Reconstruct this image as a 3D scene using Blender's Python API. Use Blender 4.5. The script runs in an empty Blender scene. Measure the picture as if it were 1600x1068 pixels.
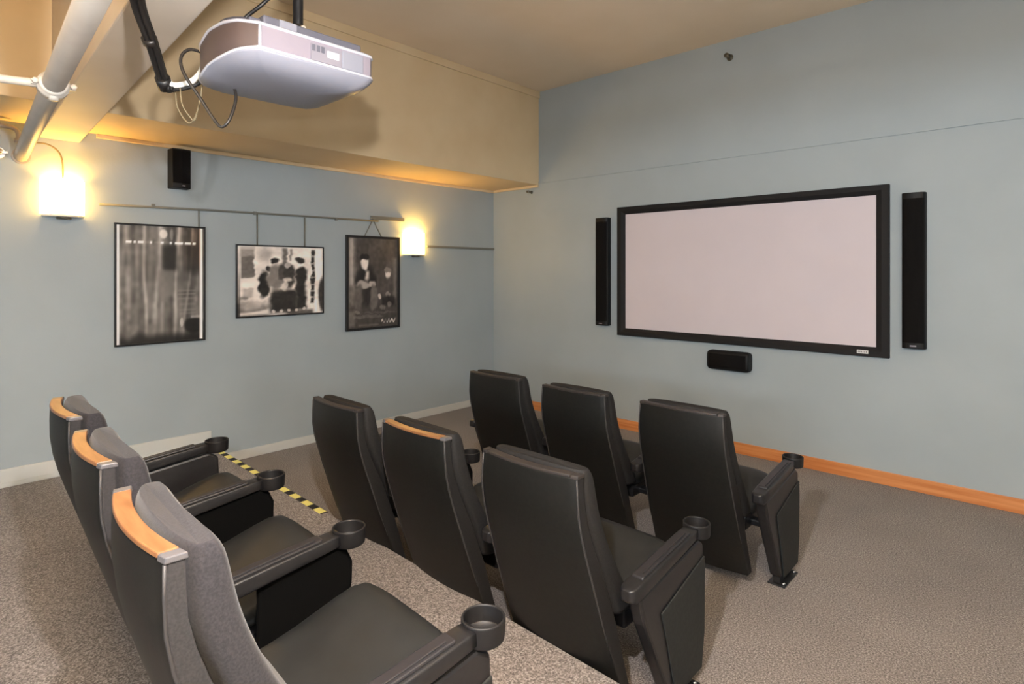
import bpy, math, random
from mathutils import Vector, Matrix

random.seed(4)
D = bpy.data
COL = bpy.context.scene.collection
sc = bpy.context.scene

# ------------------------------------------------------------------ materials
def srgb(r, g, b):
    f = lambda c: (c/255/12.92) if c/255 <= .04045 else ((c/255+.055)/1.055)**2.4
    return (f(r), f(g), f(b), 1)

def mat(name, col, rough=.6, spec=.5, metal=0, coat=0, sheen=0):
    m = D.materials.new(name); m.use_nodes = True
    p = m.node_tree.nodes['Principled BSDF']
    p.inputs['Base Color'].default_value = col
    p.inputs['Roughness'].default_value = rough
    p.inputs['Specular IOR Level'].default_value = spec
    p.inputs['Metallic'].default_value = metal
    p.inputs['Coat Weight'].default_value = coat
    p.inputs['Coat Roughness'].default_value = .12
    if sheen:
        p.inputs['Sheen Weight'].default_value = sheen
        p.inputs['Sheen Roughness'].default_value = .5
    return m

def noise_var(m, scale, c1, c2, bump=0, detail=4, lo=.35, hi=.65, bscale=None, stretch=None, dist=.004):
    """procedural colour variation (+ bump) driven by world-size coordinates"""
    nt = m.node_tree; N = nt.nodes; L = nt.links
    p = N['Principled BSDF']
    tc = N.new('ShaderNodeTexCoord')
    src = tc.outputs['Object']
    if stretch:
        mp = N.new('ShaderNodeMapping'); mp.inputs['Scale'].default_value = stretch
        L.new(src, mp.inputs['Vector']); src = mp.outputs['Vector']
    n = N.new('ShaderNodeTexNoise'); n.inputs['Scale'].default_value = scale; n.inputs['Detail'].default_value = detail
    L.new(src, n.inputs['Vector'])
    r = N.new('ShaderNodeValToRGB')
    r.color_ramp.elements[0].position = lo; r.color_ramp.elements[0].color = c1
    r.color_ramp.elements[1].position = hi; r.color_ramp.elements[1].color = c2
    L.new(n.outputs['Fac'], r.inputs['Fac']); L.new(r.outputs['Color'], p.inputs['Base Color'])
    if bump:
        b = N.new('ShaderNodeBump'); b.inputs['Strength'].default_value = bump; b.inputs['Distance'].default_value = dist
        n2 = n
        if bscale:
            n2 = N.new('ShaderNodeTexNoise'); n2.inputs['Scale'].default_value = bscale; n2.inputs['Detail'].default_value = 3
            L.new(src, n2.inputs['Vector'])
        L.new(n2.outputs['Fac'], b.inputs['Height']); L.new(b.outputs['Normal'], p.inputs['Normal'])
    return m

M = {}
M['wall'] = noise_var(mat('blue_grey_paint', srgb(178, 179, 179), .62, .35), 1.3, srgb(162, 172, 176), srgb(168, 178, 182), .12, bscale=55)
M['cream'] = noise_var(mat('cream_paint', srgb(214, 198, 168), .6, .35), 1.7, srgb(216, 193, 154), srgb(223, 202, 165), .1, bscale=40)
M['beam'] = noise_var(mat('beam_paint', srgb(216, 206, 192), .6, .35), 1.7, srgb(212, 201, 186), srgb(219, 210, 197), .1, bscale=40)
M['ceil'] = noise_var(mat('ceiling_paint', srgb(216, 196, 166), .7, .3), 1.2, srgb(234, 216, 190), srgb(240, 223, 199), .1, bscale=40)
M['whitebase'] = mat('white_baseboard_paint', srgb(206, 207, 202), .5, .4)
M['orangewood'] = noise_var(mat('orange_wood', srgb(205, 125, 65), .45, .4), 5, srgb(194, 120, 66), srgb(214, 146, 92), 0, stretch=(.25, 2, 6))
M['pipe'] = noise_var(mat('pipe_paint', srgb(206, 200, 190), .45, .5), 4, srgb(160, 152, 142), srgb(170, 163, 153))

M['fitting'] = mat('white_pipe_fitting', srgb(196, 190, 180), .45, .5)

def carpet_mat():
    m = mat('speckled_carpet', (.1, .1, .1, 1), .95, .1, sheen=.15)
    nt = m.node_tree; N = nt.nodes; L = nt.links; p = N['Principled BSDF']
    g = N.new('ShaderNodeNewGeometry')
    n = N.new('ShaderNodeTexNoise'); n.inputs['Scale'].default_value = 120; n.inputs['Detail'].default_value = 3; n.inputs['Roughness'].default_value = .7
    L.new(g.outputs['Position'], n.inputs['Vector'])
    r = N.new('ShaderNodeValToRGB'); e = r.color_ramp.elements
    e[0].position = .36; e[0].color = srgb(78, 71, 67)
    e[1].position = .66; e[1].color = srgb(168, 160, 155)
    x = e.new(.5); x.color = srgb(120, 112, 107)
    L.new(n.outputs['Fac'], r.inputs['Fac'])
    n2 = N.new('ShaderNodeTexNoise'); n2.inputs['Scale'].default_value = 1.6; n2.inputs['Detail'].default_value = 2
    L.new(g.outputs['Position'], n2.inputs['Vector'])
    mx = N.new('ShaderNodeMixRGB'); mx.blend_type = 'OVERLAY'; mx.inputs['Fac'].default_value = .22
    L.new(r.outputs['Color'], mx.inputs['Color1']); L.new(n2.outputs['Fac'], mx.inputs['Color2'])
    L.new(mx.outputs['Color'], p.inputs['Base Color'])
    b = N.new('ShaderNodeBump'); b.inputs['Strength'].default_value = .6; b.inputs['Distance'].default_value = .006
    L.new(n.outputs['Fac'], b.inputs['Height']); L.new(b.outputs['Normal'], p.inputs['Normal'])
    return m
M['carpet'] = carpet_mat()

M['shell'] = noise_var(mat('charcoal_vinyl', srgb(28, 28, 26), .5, .3), 60, srgb(17, 17, 16), srgb(23, 23, 21), .08, bscale=220, dist=.002)
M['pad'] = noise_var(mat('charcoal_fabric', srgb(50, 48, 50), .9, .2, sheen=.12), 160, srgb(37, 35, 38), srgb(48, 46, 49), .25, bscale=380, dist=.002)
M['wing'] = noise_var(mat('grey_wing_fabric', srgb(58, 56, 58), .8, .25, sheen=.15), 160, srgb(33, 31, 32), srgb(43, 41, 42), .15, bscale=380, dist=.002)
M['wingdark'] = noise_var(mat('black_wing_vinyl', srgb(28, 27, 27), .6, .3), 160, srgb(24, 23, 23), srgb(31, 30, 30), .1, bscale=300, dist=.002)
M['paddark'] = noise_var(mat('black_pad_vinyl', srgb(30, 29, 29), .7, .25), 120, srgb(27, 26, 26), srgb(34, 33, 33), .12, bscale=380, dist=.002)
M['seat'] = noise_var(mat('dark_seat_vinyl', srgb(56, 57, 55), .5, .4), 8, srgb(29, 30, 30), srgb(35, 36, 36), .08, bscale=260, dist=.002)
M['capwood'] = noise_var(mat('oak_cap', srgb(196, 136, 78), .4, .5), 6, srgb(116, 76, 46), srgb(138, 96, 62), 0, stretch=(1.2, 8, 8))
M['capdark'] = mat('dark_cap', srgb(46, 41, 39), .45, .4)
M['plastic'] = noise_var(mat('black_plastic', srgb(34, 33, 34), .36, .5), 40, srgb(25, 24, 25), srgb(31, 30, 31))
M['standard'] = mat('shade_black_steel', srgb(8, 8, 8), .9, .05)  # black steel, darkened to read as the shaded gap under the arms
M['cup'] = mat('black_cup_plastic', srgb(22, 21, 22), .5, .35)
M['armpad'] = mat('arm_pad_plastic', srgb(35, 33, 35), .42, .5)
M['panel'] = noise_var(mat('side_panel_fabric', srgb(34, 35, 34), .8, .3), 60, srgb(31, 32, 31), srgb(38, 39, 38), .1, bscale=300, dist=.002)
M['metalblack'] = mat('black_steel', srgb(30, 29, 29), .4, .5)
M['bolt'] = mat('zinc_bolt', srgb(200, 200, 200), .25, .5, metal=1)
M['spk'] = mat('speaker_cabinet', srgb(13, 13, 14), .55, .3)
M['grille'] = noise_var(mat('speaker_grille_cloth', srgb(15, 14, 14), .9, .15), 300, srgb(12, 11, 11), srgb(20, 18, 18))
M['velvet'] = mat('black_frame_velvet', srgb(26, 25, 26), .7, .3)
M['screen'] = noise_var(mat('screen_fabric', srgb(214, 200, 198), .75, .25), 2, srgb(212, 202, 208), srgb(215, 205, 211))
M['badge'] = mat('silver_badge', srgb(225, 224, 222), .35, .5)
M['badgetext'] = mat('badge_lettering', srgb(120, 118, 118), .5)
M['framebk'] = mat('black_picture_frame', srgb(28, 27, 27), .35, .5)
M['rail'] = mat('grey_picture_rail', srgb(118, 118, 110), .5, .5)
M['wire'] = mat('hanging_wire', srgb(112, 112, 104), .5, .5)
M['cable'] = mat('black_cable', srgb(24, 22, 21), .45, .5)
M['greycable'] = mat('grey_cable', srgb(40, 36, 33), .4, .5)
M['thincable'] = mat('thin_beige_cable', srgb(118, 106, 82), .6, .3)
M['whitecable'] = mat('white_cable', srgb(222, 220, 212), .45, .5)
M['projw'] = mat('projector_white_plastic', srgb(128, 129, 139), .38, .5)
M['projs'] = mat('projector_silver', srgb(132, 124, 133), .4, .5)
M['projb'] = mat('projector_brown_gloss', srgb(78, 67, 65), .3, .5)
M['projd'] = mat('projector_grey_panel', srgb(128, 124, 132), .45, .5)
M['projk'] = mat('projector_dark_plate', srgb(88, 88, 98), .5, .5)
M['label'] = mat('projector_label', srgb(196, 196, 198), .5)
M['yellow'] = mat('hazard_yellow', srgb(250, 240, 138), .5, .4)
M['black'] = mat('hazard_black', srgb(22, 15, 14), .5, .4)
M['brass'] = mat('sprinkler_brass', srgb(112, 108, 96), .35, .5, metal=.7)
M['dark'] = mat('dark_bracket', srgb(84, 76, 60), .5)

def emit(name, col, strength):
    m = D.materials.new(name); m.use_nodes = True
    p = m.node_tree.nodes['Principled BSDF']
    p.inputs['Base Color'].default_value = (.9, .88, .82, 1)
    p.inputs['Emission Color'].default_value = col
    p.inputs['Emission Strength'].default_value = strength
    return m
M['edgeline'] = mat('worn_edge_highlight', srgb(50, 48, 48), .5, .4)  # pale tube drawing the highlight along the worn back edges
M['clip'] = mat('worn_silver_corner', srgb(84, 82, 84), .38, .5)
M['rimwhite'] = mat('projector_rim', srgb(176, 176, 184), .4, .5)
M['glow'] = emit('lit_opal_glass', (1, .56, .13, 1), 32)
M['bulb'] = emit('lit_bulb', (1, .52, .09, 1), 430)

# ------------------------------------------------------------------ mesh helpers
class MB:
    def __init__(s): s.v = []; s.f = []; s.mi = []; s.sm = []
    def add(s, v, f, mi=0, smooth=False):
        o = len(s.v); s.v += [tuple(p) for p in v]
        s.f += [tuple(i+o for i in q) for q in f]; s.mi += [mi]*len(f); s.sm += [smooth]*len(f)
    def box(s, a, b, mi=0):
        x0, y0, z0 = a; x1, y1, z1 = b
        v = [(x0,y0,z0),(x1,y0,z0),(x1,y1,z0),(x0,y1,z0),(x0,y0,z1),(x1,y0,z1),(x1,y1,z1),(x0,y1,z1)]
        s.add(v, [(3,2,1,0),(4,5,6,7),(0,1,5,4),(1,2,6,5),(2,3,7,6),(3,0,4,7)], mi)
    def prism(s, poly, x0, x1, mi=0):            # polygon in (y, z) pushed along x
        n = len(poly); v = [(x0, y, z) for y, z in poly]+[(x1, y, z) for y, z in poly]
        f = [tuple(range(n)), tuple(range(2*n-1, n-1, -1))]+[(i, n+i, n+(i+1) % n, (i+1) % n) for i in range(n)]
        s.add(v, f, mi)
    def prism_z(s, poly, z0, z1, mi=0):
        n = len(poly); v = [(x, y, z0) for x, y in poly]+[(x, y, z1) for x, y in poly]
        f = [tuple(range(n-1, -1, -1)), tuple(range(n, 2*n))]+[(i, (i+1) % n, n+(i+1) % n, n+i) for i in range(n)]
        s.add(v, f, mi)
    def loft(s, rings, mi=0, cap=True, smooth=True, closed=True):
        n = len(rings[0]); v = [p for r in rings for p in r]; f = []
        for a in range(len(rings)-1):
            for i in range(n if closed else n-1):
                j = (i+1) % n; f.append((a*n+i, a*n+j, (a+1)*n+j, (a+1)*n+i))
        s.add(v, f, mi, smooth)
        if cap:
            s.add(rings[0], [tuple(range(n-1, -1, -1))], mi); s.add(rings[-1], [tuple(range(n))], mi)
    def tube(s, pts, r, n=10, mi=0, cap=True):
        pts = [Vector(p) for p in pts]; rings = []
        t0 = (pts[1]-pts[0]).normalized()
        u = t0.orthogonal().normalized()
        for i, p in enumerate(pts):
            t = (pts[min(i+1, len(pts)-1)]-pts[max(i-1, 0)]).normalized()
            u = (u-t*u.dot(t)).normalized(); w = t.cross(u)
            rr = r[i] if isinstance(r, (list, tuple)) else r
            rings.append([p+u*math.cos(2*math.pi*k/n)*rr+w*math.sin(2*math.pi*k/n)*rr for k in range(n)])
        s.loft(rings, mi, cap)
    def lathe(s, prof, c=(0,0,0), n=28, mi=0, axis='z'):
        rings = []
        for r, h in prof:
            ring = []
            for k in range(n):
                a = 2*math.pi*k/n; x, y = r*math.cos(a), r*math.sin(a)
                q = (x, y, h) if axis == 'z' else ((x, h, y) if axis == 'y' else (h, x, y))
                ring.append((c[0]+q[0], c[1]+q[1], c[2]+q[2]))
            rings.append(ring)
        s.loft(rings, mi, True)
    def build(s, name, mats, parent=None, bevel=0, seg=2, loc=None, smooth_all=False):
        me = D.meshes.new(name); me.from_pydata(s.v, [], s.f)
        if not isinstance(mats, (list, tuple)): mats = [mats]
        for m in mats: me.materials.append(M[m])
        for p, mi, sm in zip(me.polygons, s.mi, s.sm): p.material_index = mi; p.use_smooth = sm or smooth_all
        import bmesh
        bm = bmesh.new(); bm.from_mesh(me)
        bmesh.ops.remove_doubles(bm, verts=bm.verts, dist=1e-5)
        bmesh.ops.recalc_face_normals(bm, faces=bm.faces); bm.to_mesh(me); bm.free()
        o = D.objects.new(name, me); COL.objects.link(o)
        if parent: o.parent = parent
        if loc: o.location = loc
        if bevel:
            b = o.modifiers.new('bevel', 'BEVEL'); b.width = bevel; b.segments = seg; b.limit_method = 'ANGLE'; b.angle_limit = math.radians(35)
            b.harden_normals = False
        return o

def spline(pts, k=8):
    P = [Vector(p) for p in pts]; P = [P[0]*2-P[1]]+P+[P[-1]*2-P[-2]]; out = []
    for i in range(1, len(P)-2):
        for j in range(k):
            t = j/k; a, b, c, d = P[i-1], P[i], P[i+1], P[i+2]
            out.append(.5*((2*b)+(c-a)*t+(2*a-5*b+4*c-d)*t*t+(3*b-a-3*c+d)*t**3))
    out.append(P[-2]); return out

def interp(tab, x):
    tab = sorted(tab)
    if x <= tab[0][0]: return tab[0][1]
    for (a, b), (c, d) in zip(tab, tab[1:]):
        if x <= c: return b+(d-b)*(x-a)/(c-a)
    return tab[-1][1]

def tag(o, label=None, cat=None, group=None, kind=None):
    if label: o['label'] = label
    if cat: o['category'] = cat
    if group: o['group'] = group
    if kind: o['kind'] = kind
    return o
def empty(name, loc, rz=0):
    o = D.objects.new(name, None); COL.objects.link(o); o.location = loc; o.rotation_euler = (0, 0, rz)
    o.empty_display_size = .1
    return o
def copy_tree(o, parent=None):
    c = o.copy(); COL.objects.link(c)
    if parent: c.parent = parent
    for ch in list(o.children): copy_tree(ch, c)
    return c
def struct(mb, name, m, label, cat, bevel=0):
    return tag(mb.build(name, m, bevel=bevel), label, cat, kind='structure')

# ------------------------------------------------------------------ room shell (left wall x=0, screen wall y=0)
XR, YB, ZC = 8.6, -9.4, 4.235
RZ = .205
m = MB(); m.box((-.2, YB-.2, 0), (0, .2, ZC)); struct(m, 'wall_left', 'wall', 'pale blue grey painted wall behind the hanging pictures', 'wall')
m = MB(); m.box((0, 0, 0), (XR, .2, ZC)); struct(m, 'wall_front', 'wall', 'pale blue grey painted wall behind the projection screen', 'wall')
m = MB(); m.box((XR, YB-.2, 0), (XR+.2, .2, ZC)); struct(m, 'wall_right', 'wall', 'pale blue grey side wall to the right of the seats', 'wall')
m = MB(); m.box((0, YB-.2, 0), (XR, YB, ZC)); struct(m, 'wall_back', 'wall', 'pale blue grey wall behind the back row', 'wall')
m = MB(); m.box((-.2, YB-.2, -.2), (XR+.2, .2, 0)); struct(m, 'floor', 'carpet', 'speckled grey brown carpet floor below the step', 'floor')
m = MB(); m.box((-.2, YB-.2, ZC), (XR+.2, .2, ZC+.2)); struct(m, 'ceiling', 'ceil', 'warm beige painted ceiling', 'ceiling')
edge = lambda x: -3.812-.0215*x
m = MB(); m.prism_z([(0, YB), (XR, YB), (XR, edge(XR)), (0, edge(0))], 0, RZ)
struct(m, 'floor_riser', 'carpet', 'carpeted raised step floor carrying the back row of seats', 'floor', bevel=.008)
# soffit along the left wall
m = MB(); m.box((0, YB, 3.0), (.853, 0, ZC)); struct(m, 'soffit', 'cream', 'cream boxed soffit running along the top of the left wall', 'soffit', bevel=.006)
m = MB(); m.box((.853, YB, 4.15), (.872, 0, ZC)); struct(m, 'trim_1', 'cream', 'cream strip along the top of the soffit under the ceiling', 'trim', bevel=.004)
m = MB(); m.box((0, -4.72, 2.966), (.03, 0, 3.0)); struct(m, 'trim_2', 'cream', 'narrow cream strip where the soffit meets the left wall', 'trim', bevel=.005)
m = MB(); m.box((.03, -.03, 2.97), (.853, 0, 3.0)); struct(m, 'trim_3', 'cream', 'narrow cream strip where the soffit meets the screen wall', 'trim', bevel=.005)
# ledge line across the screen wall
m = MB(); m.box((.853, -.012, 3.02), (XR, 0, 3.036)); struct(m, 'trim_4', 'wall', 'thin ledge line crossing the screen wall above the screen', 'trim')
# ceiling beam across the room, slightly out of square
bf = lambda x: -4.83-.06*x
bn = lambda x: -5.10-.052*x
m = MB()
v = [(0, bn(0), 2.91), (0, bf(0), 2.91), (XR, bf(XR), 2.91), (XR, bn(XR), 2.91)]
v += [(x, y, ZC) for x, y, z in v]
m.add(v, [(0,1,2,3),(7,6,5,4),(0,4,5,1),(1,5,6,2),(2,6,7,3),(3,7,4,0)])
struct(m, 'ceiling_beam', 'beam', 'cream ceiling beam crossing above the projector and pipe', 'beam', bevel=.008)
# unseen header behind the photographer, placed to shade the upper screen wall
m = MB(); m.box((.872, -6.75, 2.62), (XR, -6.5, 4.15)); struct(m, 'shading_lintel', 'cream', 'unseen cream header beam behind the camera shading the upper screen wall', 'beam')
# baseboards
m = MB(); m.box((0, edge(0), 0), (.018, 0, .09)); struct(m, 'baseboard_left', 'whitebase', 'low pale grey baseboard at the foot of the left wall', 'baseboard', bevel=.004)
m = MB(); m.box((0, YB, RZ), (.02, edge(0)-.002, RZ+.137)); m.box((.02, YB, RZ), (.03, edge(0)-.002, RZ+.035))
struct(m, 'baseboard_back', 'whitebase', 'taller white baseboard along the raised floor at the left wall', 'baseboard', bevel=.004)
m = MB(); m.box((.02, -.017, 0), (XR, 0, .114)); struct(m, 'baseboard_front', 'orangewood', 'orange wood baseboard under the projection screen wall', 'baseboard', bevel=.004)

# ------------------------------------------------------------------ hazard tape on the step edge
m = MB(); x = .10; per = .184; k = 0
while x < 2.22:
    for mi, w in ((0, .1), (1, .084)):
        x1 = min(x+w, 2.235)
        if x1-x < .01: break
        y0, y1 = edge(x), edge(x1)
        m.prism_z([(x+.0, y0-.048), (x1+.0, y1-.048), (x1, y1+.002), (x, y0+.002)], RZ, RZ+.0025, mi)
        m.prism_z([(x, y0+.0001), (x1, y1+.0001), (x1, y1+.0025), (x, y0+.0025)], RZ-.03, RZ+.0025, mi)
        x = x1
tape = m.build('hazard_tape', ['yellow', 'black'])
tag(tape, 'yellow and black striped tape along the edge of the carpeted step', 'tape')

# ------------------------------------------------------------------ theatre chairs
# local frame: +y faces the screen, y0 = rear edge of the top of the back
Y0 = .45          # the chair's Empty sits under the seat
PIV = Vector((0, .36, .36))
YR = [(1.06, 0), (.98, -.002), (.9, 0), (.82, .014), (.73, .04), (.63, .073), (.52, .108), (.42, .142), (.25, .203), (.1, .262)]
WD = [(1.06, .258), (.95, .266), (.8, .272), (.5, .283), (.1, .296)]
TH = [(1.06, .040), (.92, .044), (.8, .056), (.6, .080), (.4, .085), (.1, .06)]
bow = lambda u: -.032*(1-u*u)

def L3(x, y, z): return (x, y-Y0, z)

def sm01(a, b, x):
    t = max(0, min(1, (x-a)/(b-a))); return t*t*(3-2*t)

def shell_mesh(which):
    m = MB(); nu, zs = 12, [.085, .12, .2, .3, .4, .5, .6, .7, .78, .85, .92, .99, 1.045, 1.052]
    R, F = [], []
    for z in zs:
        w = interp(WD, z); yr = interp(YR, z); t = interp(TH, z)
        R.append([L3(w*(2*i/nu-1), yr+bow(2*i/nu-1), z) for i in range(nu+1)])
        F.append([L3(w*(2*i/nu-1), yr+t+bow(2*i/nu-1)*.95, z) for i in range(nu+1)])
    v = [p for r in R for p in r]+[p for r in F for p in r]; n = nu+1; o = n*len(zs); f = []; g = []
    for a in range(len(zs)-1):
        for i in range(nu):
            q = a*n+i
            f.append((q, q+1, q+n+1, q+n)); f.append((o+q+n, o+q+n+1, o+q+1, o+q))
        for i in (0, nu):
            q = a*n+i; g.append((q, q+n, o+q+n, o+q))
    for i in range(nu):
        f.append((i, o+i, o+i+1, i+1)); q = (len(zs)-1)*n+i; f.append((q, q+1, o+q+1, o+q))
    m.add(v, f, 0, True); m.add(v, g, 1, False); return m

def cap_mesh():
    m = MB(); nu = 14; rings = []
    for i in range(nu+1):
        u = 2*i/nu-1; w = .228; x = w*u; y = bow(x/.26)
        rings.append([L3(x, y-.002, 1.050), L3(x, y+.0, 1.062), L3(x, y+.041, 1.062), L3(x, y+.043, 1.050)])
    m.loft(rings, 0, True, False); return m

def clip_mesh(sx):
    m = MB(); rings = []
    for x in (.231, .246, .2625):
        y = bow(x/.26); rings.append([L3(x*sx, y-.003, 1.046), L3(x*sx, y-.001, 1.061), L3(x*sx, y+.041, 1.061), L3(x*sx, y+.0435, 1.046)])
    m.loft(rings, 0, True, False)
    return m
def edgeline_mesh(sx):
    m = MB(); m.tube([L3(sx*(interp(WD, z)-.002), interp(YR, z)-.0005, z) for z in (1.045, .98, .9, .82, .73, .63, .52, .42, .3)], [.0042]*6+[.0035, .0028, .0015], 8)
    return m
def pad_mesh():
    m = MB(); n = 40; rings = []
    PF = [(.42, .40), (.47, .385), (.55, .335), (.63, .285), (.71, .243), (.79, .207), (.87, .178), (.94, .160), (1.0, .150), (1.04, .140), (1.066, .128)]
    zs = [.42, .435, .46, .50, .54, .58, .62, .66, .70, .74, .78, .82, .86, .90, .94, .98, 1.01, 1.03, 1.045, 1.055, 1.062, 1.066]
    for z in zs:
        w = interp(WD, min(z, 1.06))-.004
        yr = interp(YR, z)+interp(TH, z)+.006
        yf = sum(interp(PF, z+d) for d in (-.03, -.015, 0, .015, .03))/5
        k = max(0, (z-1.03)/.036); w *= math.sqrt(max(0, 1-.07*k*k)); yr += .012*k*k; yf -= .014*k*k
        cy, hy = (yr+yf)/2, max((yf-yr)/2, .006)
        ring = []
        for q in range(n):
            a = 2*math.pi*q/n; c, s_ = math.cos(a), math.sin(a)
            x = w*math.copysign(abs(c)**.34, c); y = hy*math.copysign(abs(s_)**.6, s_); u = x/.27
            bz = .9 if z > .6 else .9*(z-.42)/.18
            ring.append(L3(x, cy+y+bow(u)*bz, z+(.006-.012*u*u)*sm01(.96, 1.06, z)))
        rings.append(ring)
    m.loft(rings); return m

def seat_mesh():
    m = MB(); n = 36; rings = []
    ys = [.33, .345, .37, .43, .5, .57, .64, .7, .745, .775, .795, .806, .81]
    top = [(.33, .45), (.37, .466), (.5, .50), (.6, .535), (.68, .56), (.73, .566), (.765, .55), (.795, .51), (.81, .46)]
    bot = [(.33, .40), (.4, .37), (.6, .375), (.72, .39), (.78, .405), (.81, .43)]
    for y in ys:
        t, b = interp(top, y), interp(bot, y); c_, h = (t+b)/2, (t-b)/2; w = .282
        if y > .72: w -= .10*((y-.72)/.09)**2.2
        if y < .37: w -= .03*((.37-y)/.04)
        ring = []
        for k in range(n):
            a = 2*math.pi*k/n; c, s_ = math.cos(a), math.sin(a)
            ring.append(L3(w*math.copysign(abs(c)**.45, c), y, c_+h*math.copysign(abs(s_)**.6, s_)))
        rings.append(ring)
    m.loft(rings); return m

def pan_mesh():
    m = MB()
    m.prism([(.36-Y0, .30), (.36-Y0, .385), (.755-Y0, .388), (.74-Y0, .34), (.62-Y0, .30)], -.245, .245)
    m.box((-.372, .44-Y0, .31), (.372, .50-Y0, .35))
    return m

def cylring(cx, cy, ro, ri, z0, z1, floor_z, n=32):
    m = MB()
    prof = [(.001, z0), (ro*.90, z0), (ro*.95, z0+.003), (ro*.97, z0+.008), (ro, z1-.006), (ro, z1-.003), (ro-.002, z1), (ri+.002, z1), (ri, z1-.003), (ri, z1-.006), (ri*.97, floor_z+.004), (ri*.95, floor_z), (.001, floor_z)]
    rings = []
    for r, z in prof:
        rings.append([(cx+r*math.cos(2*math.pi*k/n), cy+r*math.sin(2*math.pi*k/n), z) for k in range(n)])
    m.loft(rings); return m

def build_arm(root, sx, end):
    """arm on the side sx (+-1): end standard with arm rest, pad, cup holder, panels and foot"""
    ax = .39*sx
    a = MB()
    hw = .032 if end else .014
    if not end: a.prism([(.41-Y0, .60), (.70-Y0, .632), (.735-Y0, .615), (.76-Y0, .56), (.758-Y0, .48), (.71-Y0, .30), (.62-Y0, .055), (.44-Y0, .055), (.41-Y0, .30)], ax-hw, ax+hw)
    else: a.prism([(.19-Y0, .565), (.70-Y0, .630), (.75-Y0, .60), (.755-Y0, .48), (.735-Y0, .055), (.43-Y0, .055), (.235-Y0, .44)], ax-hw, ax+hw)
    st = a.build('end_standard', 'plastic' if end else 'standard', root, bevel=.012)
    p = MB()
    for s in ((sx,) if end else ()):
        x0 = ax+s*.032; x1 = ax+s*.040
        p.prism([(.35-Y0, .445), (.748-Y0, .545), (.752-Y0, .46), (.748-Y0, .2), (.72-Y0, .045), (.47-Y0, .045), (.40-Y0, .30)], min(x0, x1), max(x0, x1))
    if end: p.build('side_panel', 'panel', root, bevel=.006)
    # arm rest bar with rounded back end, rising to the cup
    rings = []
    for y, w, h, zc in [(.135, .014, .018, .594), (.142, .028, .026, .592), (.165, .037, .031, .590), (.25, .038, .031, .603), (.45, .038, .028, .630), (.6, .037, .025, .649), (.665, .035, .023, .657), (.705, .032, .022, .660)]:
        r = []
        for k in range(20):
            t = 2*math.pi*k/20; c, s_ = math.cos(t), math.sin(t)
            r.append(L3(ax+w*math.copysign(abs(c)**.28, c), y, zc+h*math.copysign(abs(s_)**.28, s_)))
        rings.append(r)
    b = MB(); b.loft(rings); arm = b.build('armrest', 'plastic', root)
    q = MB()
    def top(y): return interp([(.135, .610), (.17, .621), (.25, .634), (.45, .658), (.6, .674), (.7, .682)], y)
    pr = [(y-Y0, top(y)-.004) for y in (.22, .4, .63)]+[(y-Y0, top(y)+.009) for y in (.635, .4, .225)]
    q.prism(pr, ax-.026, ax+.026)
    q.build('arm_pad', 'armpad', arm, bevel=.005)
    g = MB(); g.prism([(y-Y0, top(y)+.007) for y in (.24, .4, .61)]+[(y-Y0, top(y)+.0125) for y in (.61, .4, .24)], ax+.008, ax+.014)
    g.build('arm_ridge', 'armpad', arm, bevel=.002)
    c = cylring(ax, .748-Y0, .062, .055, .628, .690, .642); c.build('cup_holder', 'cup', arm)
    ft = MB(); ft.box((ax-.045, .43-Y0, 0), (ax+.055, .67-Y0, .009)); ft.box((ax-.02, .45-Y0, .009), (ax+.02, .66-Y0, .06))
    foot = ft.build('foot_plate', 'metalblack', root, bevel=.003)
    for yb in (.455, .645):
        bo = MB(); bo.lathe([(.011, .009), (.011, .018), (.006, .021), (.001, .021)], (ax+.038, yb-Y0, 0), 10); bo.build('bolt', 'bolt', foot)
    return st

def build_chair(arms, cap, dark):
    root = empty('theater_chair', (0, 0, 0))
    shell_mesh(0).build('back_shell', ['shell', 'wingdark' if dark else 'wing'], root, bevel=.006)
    cap_mesh().build('top_cap', cap, root, bevel=.003)
    for sx in (-1, 1):
        clip_mesh(sx).build('cap_end', 'clip' if cap == 'capwood' else 'capdark', root, bevel=.003)
        edgeline_mesh(sx).build('edge_highlight', 'edgeline', root)
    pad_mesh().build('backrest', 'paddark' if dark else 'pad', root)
    seat_mesh().build('seat', 'seat', root)
    pan_mesh().build('seat_pan', 'plastic', root, bevel=.01)
    for s, end in arms: build_arm(root, s, end)
    return root

protos = {}
BACKPARTS = ('back_shell', 'top_cap', 'cap_end', 'edge_highlight', 'backrest')
def place_chair(cx, ytop, z, yaw, arms, cap, label, group, recline=0):
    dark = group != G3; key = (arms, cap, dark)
    if key not in protos: protos[key] = o = build_chair(*key)
    else: o = copy_tree(protos[key])
    ya = math.radians(yaw)
    o.location = (cx-math.sin(ya)*Y0, ytop+math.cos(ya)*Y0, z); o.rotation_euler = (0, 0, ya)
    tag(o, label, 'chair', group)
    for ch in o.children:
        if ch.name.split('.')[0] in BACKPARTS:
            R = Matrix.Translation(PIV-Vector((0, Y0, 0)))@Matrix.Rotation(math.radians(recline), 4, 'X')@Matrix.Translation(-(PIV-Vector((0, Y0, 0))))
            ch.matrix_local = R
    return o
AL, AM, AR = ((1, False), (-1, True)), ((1, False),), ((1, True),)
G1, G2, G3 = 'front row theater chairs', 'middle row theater chairs', 'back row theater chairs'
place_chair(2.735, -2.75, 0, .5, AL, 'capdark', 'black front row theater chair nearest the left wall', G1)
place_chair(3.510, -2.785, 0, 0, AM, 'capdark', 'black theater chair at the centre of the front row', G1)
place_chair(4.277, -2.772, 0, 0, AR, 'capdark', 'black front row theater chair below the centre speaker with exposed end panel', G1)
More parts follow.
